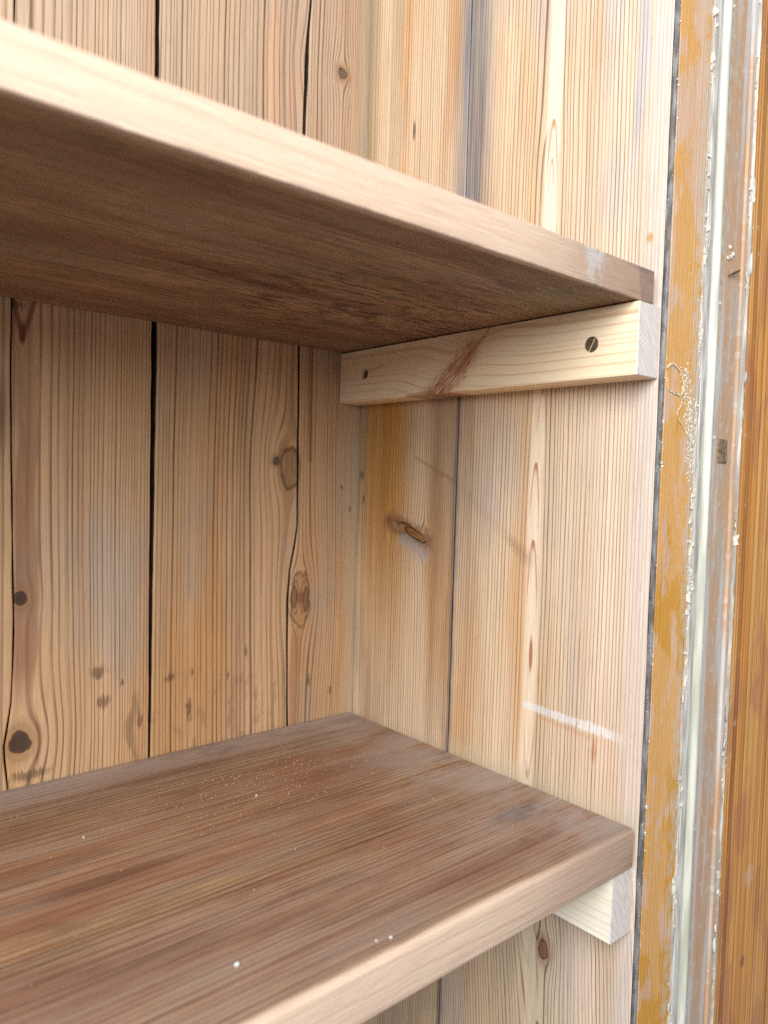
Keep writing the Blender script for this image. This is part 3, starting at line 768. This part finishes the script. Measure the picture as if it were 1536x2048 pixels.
# ------------------------------------------------------------------ battens with screws
def screw(parent, u, z, x_head, r, turn):
    bm = bmesh.new()
    n = 28; w = r * 0.16; dep = r * 0.28
    def P(a, b, d): # a,b in head plane
        c, s_ = math.cos(turn), math.sin(turn)
        return (x_head + d, -(u + a * c - b * s_), z + a * s_ + b * c)
    for sg in (1, -1):
        arc0 = math.asin(w / r)
        pts = [(r * math.cos(t), sg * r * math.sin(t)) for t in [arc0 + (math.pi - 2 * arc0) * k / n for k in range(n + 1)]]
        top = [bm.verts.new(P(a * .94, sg * max(sg * b * .94, w), 0 if 0 else -.0002)) for a, b in pts]
        rim = [bm.verts.new(P(a, b, .0002)) for a, b in pts]
        low = [bm.verts.new(P(a, b, .003)) for a, b in pts]
        bm.faces.new(top)
        for A, Bv in ((top, rim), (rim, low)):
            for k in range(n): bm.faces.new((A[k], A[k + 1], Bv[k + 1], Bv[k]))
        bm.faces.new((top[0], rim[0], low[0], low[-1], rim[-1], top[-1]))
    sc = mesh_obj('screw', bm, m_screw, parent)
    bm = bmesh.new()
    vs = [bm.verts.new(P(a, b, dep)) for a, b in ((-r, -w), (r, -w), (r, w), (-r, w))]; bm.faces.new(vs)
    vs2 = [bm.verts.new(P(a, b, .003)) for a, b in ((-r, -w), (r, -w), (r, w), (-r, w))]; bm.faces.new(vs2[::-1])
    for k in range(4): bm.faces.new((vs[k], vs2[k], vs2[(k + 1) % 4], vs[(k + 1) % 4]))
    sl = mesh_obj('slot', bm, m_slot, None); sl.parent = sc
    return sc
def cyl_x(x0, x1, u, z, r, n=32, r2=None):
    r2 = r2 or r
    return loft([[(x0, -u + r * math.cos(t), z + r * math.sin(t)) for t in [2 * math.pi * k / n for k in range(n)]],
                 [(x1, -u + r2 * math.cos(t), z + r2 * math.sin(t)) for t in [2 * math.pi * k / n for k in range(n)]]])
b1 = thing('shelf_batten', (-.012, -.15, .2936), 'new pale pine batten with two screws under the upper shelf', 'batten', 'shelf battens')
o = mesh_obj('rail', rbox((-.0247, -.3058, .2936), (-.0002, -.0006, .3392), .0005, 2), m_bat, b1)
boolean_cut(o, cyl_x(-.026, -.0232, .2719, .316, .0052))
boolean_cut(o, cyl_x(-.026, -.0195, .0364, .3176, .0047))
screw(b1, .2719, .316, -.0244, .0050, math.radians(62))
screw(b1, .0364, .3176, -.0222, .0043, math.radians(80))
b2 = thing('shelf_batten', (-.012, -.15, -.0713), 'bright pine batten end showing under the lower shelf', 'batten', 'shelf battens')
mesh_obj('rail', rbox((-.0247, -.3040, -.0713), (-.0002, -.0006, -.0274), .0005, 2), m_bat2, b2)

# ------------------------------------------------------------------ shelves
def shelf_plank(parent, y0, y1, z0, z1, x1, mat, rf, rb, seed, cut=0.0):
    """board from y0 (front) to y1 (back); rf, rb radii of the long arrises"""
    rows = []; n = 48
    for i in range(n + 1):
        xx = XL + (x1 - XL) * i / n
        o = wob1(xx, seed, .0004, 6); a = wob1(xx, seed + 2, .0004, 5)
        yf = y0 + a; pr = []
        q = [k / 5 * math.pi / 2 for k in range(6)]
        pr += [(yf + rf - rf * math.cos(t), z1 - rf + rf * math.sin(t)) for t in q]
        pr += [(y0 + (y1 - y0) * k, z1) for k in (.25, .5, .75)]
        pr += [(y1 - rb + rb * math.sin(t), z1 - rb + rb * math.cos(t)) for t in q[::2]] if rb else [(y1, z1)]
        pr += [(y1 - rb + rb * math.cos(t), z0 + rb - rb * math.sin(t)) for t in q[::2]] if rb else [(y1, z0)]
        pr += [(yf + rf * .6 - rf * .6 * math.sin(t), z0 + rf * .6 - rf * .6 * math.cos(t)) for t in q]
        rows.append([(xx, p, z + o) for p, z in pr])
    ob = mesh_obj('plank', loft(rows), mat, parent, True)
    ob.data.set_sharp_from_angle(angle=math.radians(30))
    return ob
lower = thing('wooden_shelf', (-.4, -.15, -.0266), 'lower brown wooden shelf dusted with sawdust', 'shelf', 'cupboard shelves')
shelf_plank(lower, -.3058, -.0360, -.0266, 0.0, -.0052, m_low, .0030, .0005, 61)
shelf_plank(lower, -.0354, -.0012, -.0266, -.0003, -.0046, m_low, .0005, .0010, 63)
upper = thing('wooden_shelf', (-.4, -.15, .34), 'upper shelf seen from below with pale front edge', 'shelf', 'cupboard shelves')
shelf_plank(upper, -.3044, -.1480, .3400, .3612, -.0068, m_up, .0016, .0004, 71)
shelf_plank(upper, -.1476, -.0012, .3401, .3610, -.0060, m_up, .0004, .0008, 73)

# torn splinters under the upper shelf
bm = bmesh.new(); rs = random.Random(21)
def sliver(bm, p, d, L, w):
    d = Vector(d).normalized(); s_ = d.cross(Vector((0, 0, 1))).normalized()
    p = Vector(p); a = [bm.verts.new(p - s_ * w), bm.verts.new(p + s_ * w), bm.verts.new(p + Vector((0, 0, -w * 1.2)) + d * L * .3), bm.verts.new(p + d * L)]
    for f in ((0, 1, 2), (1, 3, 2), (3, 0, 2), (0, 3, 1)): bm.faces.new([a[k] for k in f])
for cx, cy, sx, sy, n in ((-.150, -.185, .012, .004, 16), (-.165, -.160, .014, .006, 10), (-.121, -.132, .016, .005, 18), (-.060, -.178, .024, .010, 60), (-.050, -.215, .014, .022, 90), (-.085, -.150, .02, .008, 22)):
    for i in range(n):
        a = rs.gauss(0.1, .35)
        sliver(bm, (min(cx + rs.gauss(0, sx), -.03), cy + rs.gauss(0, sy), .3400), (math.cos(a), math.sin(a), -rs.random() * .25), rs.uniform(.003, .010), rs.uniform(.00012, .0003))
o = mesh_obj('torn_splinters', bm, m_splint, upper); o['kind'] = 'stuff'

# ------------------------------------------------------------------ dust and crumbs on the lower shelf
bm = bmesh.new(); rs = random.Random(5)
for cx, cy, sx, sy, n in ((-.175, -.105, .040, .030, 800), (-.125, -.085, .035, .022, 350), (-.24, -.07, .05, .02, 200), (-.08, -.14, .04, .05, 220), (-.2, -.2, .12, .05, 200), (-.10, -.006, .09, .003, 160), (-.03, -.1, .02, .07, 120)):
    for i in range(n):
        px, py = rs.gauss(cx, sx), rs.gauss(cy, sy)
        if px > -.008 or py > -.002 or py < -.300 or px < XL: continue
        r = .00017 + .0006 * rs.random() ** 6
        vs = [bm.verts.new((px + r * a, py + r * b, .0004 + r * c)) for a, b, c in ((1.3, 0, .1), (-.4, 1, 0), (-.7, -.9, .1), (0, .1, 1.2))]
        for f in ((0, 1, 3), (1, 2, 3), (2, 0, 3), (0, 2, 1)): bm.faces.new([vs[k] for k in f])
o = mesh_obj('sawdust', bm, m_dust); o['kind'] = 'stuff'; tag(o, 'fine pale sawdust scattered over the lower shelf', 'sawdust')
for i, (cx, cy, r, lab) in enumerate([(-.2768, -.268, .0012, 'largest white plaster crumb near the front of the lower shelf'),
                                       (-.2078, -.2960, .0008, 'white plaster crumb beside the pale front edge of the lower shelf'),
                                       (-.2150, -.2935, .0006, 'tiny white crumb just left of the crumb at the front edge'),
                                       (-.1750, -.115, .0008, 'small pale crumb amid the sawdust patch'),
                                       (-.2900, -.105, .0008, 'small lone pale crumb left of the sawdust patch')]):
    bm = bmesh.new(); lump(bm, (cx, cy, r * .6), r, i * 2.3, (1.1, 0.8, .8), 2)
    o = mesh_obj('plaster_crumb', bm, m_plaster, None, True); tag(o, lab, 'crumb', 'crumbs on the lower shelf')
